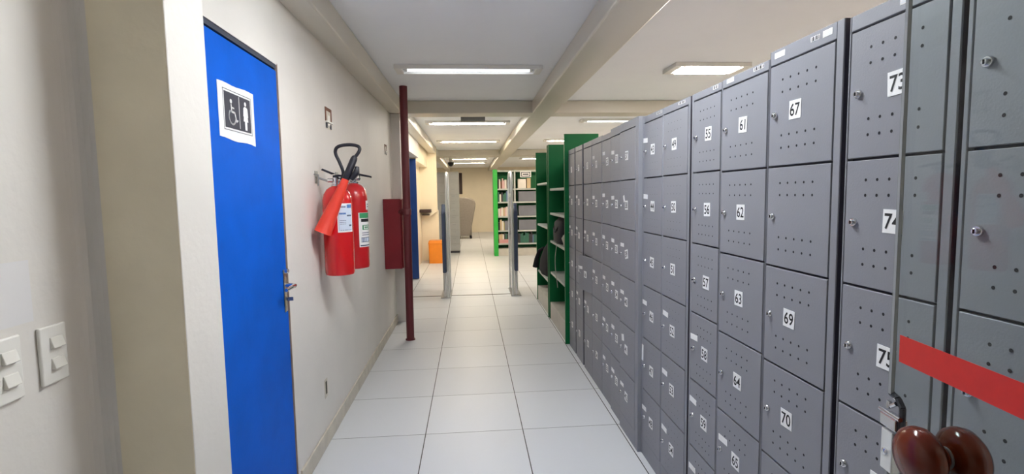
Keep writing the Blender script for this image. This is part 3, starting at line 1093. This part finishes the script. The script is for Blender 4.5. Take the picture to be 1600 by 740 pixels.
hp_ = cr([(x, EY - 0.02 - 0.004 * i, z) for i, (x, z) in enumerate(P_)])
b.tube(hp_, 0.0095, 12)
b.build('hose', M_['black'], e1_, smooth=True)
hx = Vector((EX + 0.122, EY - 0.065, 1.682))
hm = Vector((EX + 0.075, EY - 0.085, 1.565))
hb = Vector((-0.818, EY - 0.125, 1.265))
b = MB()
b.tube([hx + (hx - hm) * 0.06, hx, hx + (hm - hx) * 0.1, hm, hm + (hb - hm) * 0.03], [0.010, 0.016, 0.019, 0.021, 0.019], 16)
hn = b.build('horn_grip', M_['black'], e1_, smooth=True)
b = MB()
b.tube([hx + Vector((0.014, -0.012, -0.055)), hx + Vector((0.012, -0.022, -0.085)), hx + Vector((-0.018, -0.024, -0.125))], [0.012, 0.018, 0.012], 12)
b.build('grip_guard', M_['black'], hn, smooth=True)
b = MB()
ax = (hb - hm)
L = ax.length
ax.normalize()
prof = [(0.018, -0.005), (0.021, 0.02), (0.034, L * 0.5), (0.047, L - 0.002), (0.048, L), (0.044, L), (0.031, L * 0.5), (0.014, 0.03)]
b.lathe(prof, hm, ax, 32)
b.build('horn', M_['horn'], e1_, smooth=True)
wrap_label(EX, EY, ER, math.radians(-78), math.radians(-12), 1.262, 1.425, [(0, 1, 0, 1, 0), (0.05, 0.95, 0.05, 0.95, 2), (0.58, 0.95, 0.84, 0.96, 1), (0.1, 0.5, 0.62, 0.68, 1), (0.08, 0.5, 0.86, 0.90, 4), (0.56, 0.92, 0.55, 0.60, 4), (0.1, 0.9, 0.07, 0.085, 4), (0.06, 0.075, 0.1, 0.9, 4), (0.7, 0.9, 0.2, 0.26, 4), (0.12, 0.5, 0.40, 0.415, 4), (0.12, 0.5, 0.34, 0.355, 4), (0.12, 0.5, 0.28, 0.295, 4)], e1_)
b = MB()
b.box(WX, WX + 0.004, EY - 0.01, EY + 0.04, EZ + 0.53, EZ + 0.60)
b.tube([(WX + 0.004, EY, EZ + 0.565), (WX + 0.06, EY - 0.005, EZ + 0.545), (EX - 0.02, EY, EZ + 0.535)], 0.006, 8)
b.tube([(WX + 0.004, EY - 0.025, EZ + 0.58), (WX + 0.03, EY - 0.05, EZ + 0.575), (WX + 0.03, EY - 0.05, EZ + 0.515)], 0.005, 8)
b.build('wall_bracket', M_['steel'], e1_)

# -- rear extinguisher
QX, QY, QZ, QR = -0.772, 3.50, 0.985, 0.086
e2_ = thing('fire_extinguisher', (QX, QY, QZ), 'dull red fire extinguisher behind, with a white and green label', 'fire extinguisher', 'fire extinguishers hung on the left wall')
b = MB()
b.lathe([(0.062, 0.0), (0.082, 0.005), (0.086, 0.02), (0.086, 0.46), (0.083, 0.495), (0.072, 0.53), (0.052, 0.553), (0.030, 0.562), (0.030, 0.572)], (QX, QY, QZ), n=40)
b.build('cylinder', M_['red2'], e2_, smooth=True)
b = MB()
b.lathe([(0.032, 0.565), (0.032, 0.575), (0.022, 0.58), (0.022, 0.62), (0.014, 0.625)], (QX, QY, QZ), n=20)
b.lathe([(0.015, 0), (0.018, 0.005), (0.018, 0.022), (0.012, 0.026)], (QX + 0.022, QY - 0.012, QZ + 0.60), (1, -0.5, 0), 16)
b.build('valve', M_['chrome'], e2_, smooth=True)
b = MB()
b.prism([(QX - 0.01, QY - 0.012, QZ + 0.625), (QX + 0.12, QY - 0.012, QZ + 0.60), (QX + 0.12, QY - 0.012, QZ + 0.612), (QX, QY - 0.012, QZ + 0.640)], (0, 0.024, 0))
b.build('lever', M_['black'], e2_, bevel=0.002)
b = MB()
b.tube(cr([(QX - 0.02, QY - 0.01, QZ + 0.60), (QX - 0.05, QY - 0.06, QZ + 0.61), (QX - 0.05, QY - 0.10, QZ + 0.56), (QX - 0.045, QY - 0.102, QZ + 0.44), (QX - 0.035, QY - 0.104, QZ + 0.30)]), 0.009, 10)
b.build('hose', M_['black'], e2_, smooth=True)
wrap_label(QX, QY, QR, math.radians(-62), math.radians(28), QZ + 0.145, QZ + 0.372, [(0, 1, 0, 1, 0), (0.05, 1, 0.84, 0.99, 3), (0.12, 0.75, 0.73, 0.82, 5), (0.18, 0.75, 0.50, 0.64, 3), (0.26, 0.7, 0.52, 0.62, 0), (0.3, 0.6, 0.545, 0.59, 3), (0.1, 0.9, 0.14, 0.28, 4), (0.12, 0.88, 0.155, 0.265, 2), (0.15, 0.8, 0.40, 0.42, 4), (0.15, 0.8, 0.34, 0.36, 4), (0.05, 1, 0.03, 0.06, 4)], e2_)
wrap_label(QX, QY, QR, math.radians(-20), math.radians(24), QZ + 0.39, QZ + 0.45, [(0, 1, 0, 1, 0), (0.2, 0.8, 0.3, 0.4, 4), (0.2, 0.8, 0.55, 0.65, 4)], e2_, 'inspection_tag')
b = MB()
b.box(WX, WX + 0.006, QY - 0.03, QY + 0.03, QZ + 0.5, QZ + 0.64)
b.tube([(WX + 0.004, QY, QZ + 0.61), (WX + 0.05, QY, QZ + 0.60), (QX - 0.015, QY, QZ + 0.60)], 0.006, 8)
b.build('wall_bracket', M_['steel'], e2_)

# hydrant box and red pipe
hb_ = thing('hydrant_cabinet', (-0.785, 5.55, 0.73), 'dark red fire hydrant cabinet on the wall behind the red pipe', 'cabinet')
b = MB()
b.box(WX + 0.001, -0.705, 5.27, 5.90, 0.722, 1.433)
b.build('body', M_['box'], hb_, bevel=0.004)
b = MB()
b.box(-0.704, -0.690, 5.275, 5.895, 0.728, 1.427)
dd = b.build('door', M_['box'], hb_, bevel=0.003)
b = MB()
b.lathe([(0.012, 0), (0.014, 0.008), (0.010, 0.016)], (-0.690, 5.34, 1.08), (1, 0, 0), 14)
b.build('latch', M_['steel'], dd, smooth=True)

pp = thing('standpipe', (-0.641, 5.21, 0), 'dark red vertical fire pipe running from floor to ceiling', 'pipe')
b = MB()
b.tube([(-0.641, 5.21, 0), (-0.636, 5.21, 1.2), (-0.632, 5.21, ZC)], 0.039, 24)
b.build('pipe', M_['maroon'], pp, smooth=True)
b = MB()
b.tube([(-0.6365, 5.21, 1.27), (-0.6365, 5.21, 1.275), (-0.636, 5.21, 1.33), (-0.636, 5.21, 1.335)], [0.040, 0.044, 0.044, 0.040], 24)
b.tube([(-0.637, 5.21, 1.302), (-0.66, 5.25, 1.302), (-0.72, 5.285, 1.302)], 0.02, 12)
b.build('tee_joint', M_['maroon'], pp, smooth=True)
b = MB()
b.lathe([(0.039, 0), (0.050, 0.0), (0.048, 0.010), (0.039, 0.012)], (-0.641, 5.21, 0), n=24)
b.build('floor_collar', M_['maroon'], pp, smooth=True)


# ================================================================== SECURITY GATES
def gate(x, side, label):
    """x: tube plane, side: -1 panel to the left, +1 to the right"""
    y0, y1 = 7.30, 7.86
    t = thing('security_gate', (x, (y0 + y1) / 2, 0), label, 'gate', 'library security gates on the floor track')
    b = MB()
    pts = [(x, y0, 0.0), (x, y0, 1.62)] + [(x, 7.46 - 0.16 * math.cos(a), 1.62 + 0.16 * math.sin(a)) for a in [math.pi / 2 * i / 8 for i in range(1, 9)]]
    pts += [(x, 7.70 + 0.16 * math.sin(a), 1.62 + 0.16 * math.cos(a)) for a in [math.pi / 2 * i / 8 for i in range(0, 9)]] + [(x, y1, 0.0)]
    b.tube(pts, 0.018, 14)
    b.build('tube_frame', M_['satin'], t, smooth=True)
    b = MB()
    b.box(x - 0.008, x + 0.008, y0 + 0.02, y1 - 0.02, 0.30, 1.72)
    b.build('clear_panel', M_['acry'], t, bevel=0.004)
    xo = x + side * 0.052
    b = MB()
    b.prism([(xo - 0.026, y0 - 0.01, 0.36), (xo - 0.026, y1, 0.36), (xo - 0.026, y1, 1.20), (xo - 0.026, y0 + 0.10, 1.34), (xo - 0.026, y0 - 0.01, 1.22)], (0.052, 0, 0))
    b.build('side_panel', M_['slate'], t, bevel=0.012)
    b = MB()
    b.tube([(xo, y0 + 0.03, 0.0), (xo, y0 + 0.03, 0.40)], 0.024, 14)
    b.tube([(xo, y1 - 0.05, 0.0), (xo, y1 - 0.05, 0.40)], 0.024, 14)
    b.build('leg', M_['chrome'], t, smooth=True)
    b = MB()
    b.box(x + min(0, side * 0.085) - 0.03, x + max(0, side * 0.085) + 0.03, y0 - 0.03, y1 + 0.03, 0.0, 0.010)
    b.build('base_plate', M_['steel'], t, bevel=0.002)
    return t


gate(-0.335, -1, 'chrome and slate blue security gate left of the walkway')
gate(0.590, 1, 'chrome and slate blue security gate right of the walkway, by the bookcases')

# ================================================================== BEYOND THE GATES
# dark wall shelf in the counter recess
t = thing('wall_shelf', (-1.0, 11.3, 1.10), 'dark narrow shelf in the cream recess above the orange bin', 'shelf')
b = MB()
b.box(-1.10, -0.86, 11.2, 11.449, 1.10, 1.165)
b.build('board', M_['darkwood'], t, bevel=0.004)
b = MB()
b.box(-1.06, -0.90, 11.3, 11.449, 1.035, 1.055)
b.build('lower_rail', M_['darkwood'], t)

t = thing('bin', (-0.76, 11.25, 0), 'orange plastic bin standing on the floor by the left gate', 'bin')
b = MB()
rings = []


def rrect(cx, cy, hx_, hy_, r, z, n=5):
    out = []
    for qx, qy, a0 in ((1, 1, 0), (-1, 1, 90), (-1, -1, 180), (1, -1, 270)):
        for i in range(n + 1):
            a = math.radians(a0 + 90 * i / n)
            out.append((cx + qx * (hx_ - r) + r * math.cos(a), cy + qy * (hy_ - r) + r * math.sin(a), z))
    return out


for z, k in ((0, 0.95), (0.01, 0.96), (0.44, 1.0), (0.475, 0.985), (0.49, 0.94)):
    rings.append(rrect(-0.765, 11.25, 0.155 * k, 0.15 * k, 0.03, z))
b.rings(rings)
b.build('body', M_['orange'], t, smooth=True)
b = MB()
b.rings([rrect(-0.765, 11.25, 0.158, 0.153, 0.03, 0.425), rrect(-0.765, 11.25, 0.161, 0.156, 0.03, 0.430), rrect(-0.765, 11.25, 0.161, 0.156, 0.03, 0.442), rrect(-0.765, 11.25, 0.158, 0.153, 0.03, 0.446)])
b.build('rim', M_['orange'], t, smooth=True)


def file_cabinet(x0, x1, y, top, n, label):
    t = thing('file_cabinet', ((x0 + x1) / 2, y + 0.3, 0), label, 'cabinet', 'pale grey file cabinets far down the left side')
    b = MB()
    b.box(x0, x1, y, y + 0.6, 0.05, top)
    b.build('body', M_['cab'], t, bevel=0.004)
    b = MB()
    b.box(x0 + 0.01, x1 - 0.01, y + 0.03, y + 0.58, 0.0, 0.05)
    b.build('base', M_['greydark'], t)
    p = (top - 0.09) / n
    for k in range(n):
        b = MB()
        b.box(x0 + 0.012, x1 - 0.012, y - 0.016, y, 0.07 + k * p, 0.07 + (k + 1) * p - 0.022)
        d = b.build('drawer', M_['cab'], t, bevel=0.003)
        b = MB()
        xm = (x0 + x1) / 2
        b.box(xm - 0.045, xm + 0.045, y - 0.030, y - 0.016, 0.07 + (k + 0.62) * p, 0.07 + (k + 0.62) * p + 0.018)
        b.build('drawer_pull', M_['steel'], d)
    return t


file_cabinet(-0.90, -0.575, 13.25, 2.05, 8, 'pale grey file cabinet behind the left security gate')
file_cabinet(-0.565, -0.285, 13.05, 2.05, 11, 'pale grey many-drawer file cabinet beside the walkway')

# upholstered chair far back
t = thing('armchair', (-0.12, 17.6, 0), 'taupe high-backed upholstered chair against the far cream wall', 'chair')
b = MB()
pr_ = [(-0.40, 0.10), (-0.03, 0.10), (0.02, 0.35), (0.10, 0.75), (0.165, 1.08), (0.172, 1.18), (0.15, 1.26), (0.09, 1.32), (-0.02, 1.36), (-0.20, 1.385), (-0.40, 1.39)]
b.prism([(x, 17.25, z) for x, z in pr_], (0, 0.16, 0))
b.build('back', M_['taupe'], t, bevel=0.03, seg=3)
b = MB()
b.box(-0.42, -0.02, 17.41, 17.95, 0.30, 0.46)
b.build('seat', M_['taupe'], t, bevel=0.04, seg=3)
for xx in (-0.47, -0.02):
    b = MB()
    b.box(xx - 0.05, xx + 0.05, 17.35, 17.92, 0.10, 0.64)
    b.build('arm', M_['taupe'], t, bevel=0.035, seg=3)
for xx, yy in ((-0.38, 17.33), (-0.0, 17.33), (-0.42, 17.88), (-0.02, 17.88)):
    b = MB()
    b.lathe([(0.024, 0), (0.034, 0.02), (0.030, 0.09), (0.022, 0.105)], (xx, yy, 0), n=14)
    b.build('foot', M_['black'], t, smooth=True)

# ---- far green bookcases with books
BY = 12.15


def far_bay(x0, x1, label, left_panel):
    t = thing('far_bookcase', ((x0 + x1) / 2, BY + 0.15, 0), label, 'bookcase', 'far bookcases facing the camera')
    if left_panel:
        b = MB()
        b.box(x0 - 0.10, x0, BY - 0.02, BY + 0.34, 0, 2.05)
        b.build('end_panel', M_['greenlit'], t, bevel=0.006)
    b = MB()
    b.box(x0, x1, BY + 0.32, BY + 0.335, 0.15, 2.03)
    b.build('back_panel', M_['green'], t)
    b = MB()
    b.box(x1 - 0.035, x1, BY, BY + 0.32, 0, 2.04)
    b.build('upright', M_['shelf'], t, bevel=0.003)
    b = MB()
    b.box(x0, x1 - 0.035, BY, BY + 0.32, 0.0, 0.175)
    b.build('plinth', M_['plinth'], t, bevel=0.003)
    for z in (0.30, 0.61, 0.95, 1.29, 1.60, 2.03):
        b = MB()
        b.box(x0, x1 - 0.036, BY + 0.01, BY + 0.32, z - 0.035, z)
        b.build('shelf', M_['shelf'], t, bevel=0.003)
    return t


far_bay(0.645, 1.075, 'bright green ended bookcase far down the corridor, full of books', True)
far_bay(1.08, 1.98, 'far bookcase with grey file boxes, right of the right security gate', False)
pal = [('book_white', (216, 210, 200)), ('book_pink', (214, 178, 176)), ('book_dark', (52, 48, 52)), ('book_green', (52, 104, 86)), ('book_tan', (196, 172, 136)), ('book_blue', (88, 108, 140)), ('book_brown', (112, 72, 56)), ('book_yellow', (186, 172, 66))]
PAL = [mat(n, rgb(*c), 0.6, var=0.05) for n, c in pal]


def book(x, w_, h, z, m, label, grp, depth=0.19):
    t = thing('book', (x + w_ / 2, BY + 0.03 + depth / 2, z), label, 'book', grp)
    b = MB()
    y0 = BY + 0.035
    b.box(x, x + w_, y0, y0 + 0.004, z, z + h)
    b.box(x, x + 0.003, y0, y0 + depth, z, z + h)
    b.box(x + w_ - 0.003, x + w_, y0, y0 + depth, z, z + h)
    b.build('cover', m, t, bevel=0.001, seg=1)
    b = MB()
    b.box(x + 0.003, x + w_ - 0.003, y0 + 0.004, y0 + depth - 0.006, z + 0.003, z + h - 0.004)
    b.build('pages', M_['paper'], t)


rows = [(1.60, 'top', [2, 0, 6, 1, 1, 0, 2, 0, 0]), (1.29, 'second', [3, 0, 2, 3, 3, 5, 0, 3, 2]), (0.95, 'third', [0, 1, 0, 4, 1, 0, 2, 0, 1]), (0.61, 'fourth', [2, 4, 0, 7]), (0.30, 'bottom', [])]
rb = random.Random(3)
for z, nm, cols in rows:
    x = 0.655
    for c in cols:
        w_ = rb.uniform(0.026, 0.046)
        h = rb.uniform(0.17, 0.255)
        if x + w_ > 1.03:
            break
        book(x, w_, h, z, PAL[c], 'upright book among others on the %s shelf of the green ended bookcase' % nm, 'books on the %s shelf of the far green ended bookcase' % nm)
        x += w_ + 0.001
# bottom shelf: beige books and a red pile
for i, (w_, h, c) in enumerate(((0.06, 0.2, 4), (0.05, 0.22, 4), (0.03, 0.24, 2), (0.04, 0.2, 3))):
    pass
for k in range(3):
    b = MB()
    b.box(0.66, 0.98, BY + 0.03, BY + 0.26, 0.301 + k * 0.031, 0.330 + k * 0.031)
    t = thing('book', (0.82, BY + 0.14, 0.301 + k * 0.031), 'flat red book in the pile on the bottom shelf of the green ended bookcase', 'book', 'red books lying on the bottom shelf')
    b.build('cover', mat('book_red', rgb(190, 62, 60), 0.5), t, bevel=0.002)
    b = MB()
    b.box(0.664, 0.976, BY + 0.028, BY + 0.030, 0.306 + k * 0.031, 0.325 + k * 0.031)
    b.build('title_strip', PAL[1], t)
x = 0.66
for w_, h, c in ((0.05, 0.12, 4), (0.04, 0.13, 4), (0.035, 0.12, 0), (0.03, 0.14, 2), (0.04, 0.13, 3), (0.03, 0.12, 2), (0.05, 0.12, 4)):
    book(x, w_, h, 0.395, PAL[c], 'small book standing on the red pile of the bottom shelf', 'books standing on the red pile')
    x += w_ + 0.001


def file_box(x0, x1, z, h, m, label, grp=None):
    t = thing('file_box', ((x0 + x1) / 2, BY + 0.15, z), label, 'box', grp)
    b = MB()
    b.box(x0, x1, BY + 0.03, BY + 0.28, z, z + h)
    b.build('box_body', m, t, bevel=0.006)
    b = MB()
    b.box(x0 - 0.002, x1 + 0.002, BY + 0.026, BY + 0.284, z + h, z + h + 0.02)
    b.build('lid', m, t, bevel=0.004)


SB = mat('slate_file_box', rgb(112, 114, 122), 0.6)
file_box(0.80, 1.025, 0.612, 0.2, SB, 'dark grey file box on the fourth shelf of the green ended bookcase')
for z, nm in ((1.291, 'second'), (0.951, 'third'), (0.611, 'fourth')):
    file_box(1.15, 1.62, z, 0.22, SB, 'wide grey file box on the %s shelf of the right far bookcase' % nm, 'grey file boxes')
file_box(1.14, 1.33, 1.601, 0.20, PAL[0], 'white box on the top shelf of the right far bookcase')
file_box(1.35, 1.44, 1.601, 0.22, PAL[4], 'tan box beside the white one on the right far bookcase')
x = 1.13
for i in range(12):
    w_ = rb.uniform(0.03, 0.05)
    book(x, w_, rb.uniform(0.18, 0.25), 0.301, PAL[rb.choice([3, 3, 2, 3, 5])], 'dark or green book on the bottom shelf of the right far bookcase', 'books on the bottom shelf of the right far bookcase')
    x += w_ + 0.001
t = thing('notice', (1.31, BY - 0.002, 1.90), 'small white notice with a dark border on the right far bookcase', 'sign')
b = MB()
b.box(1.19, 1.45, BY + 0.0, BY + 0.004, 1.86, 2.0)
b.build('card', M_['paper'], t)
b = MB()
for q in ((1.21, 1.43, 1.965, 1.985), (1.21, 1.43, 1.875, 1.895), (1.21, 1.23, 1.875, 1.985), (1.41, 1.43, 1.875, 1.985)):
    b.box(q[0], q[1], BY - 0.001, BY, q[2], q[3])
b.box(1.25, 1.39, BY - 0.001, BY, 1.915, 1.945)
b.build('printing', M_['signgrey'], t)
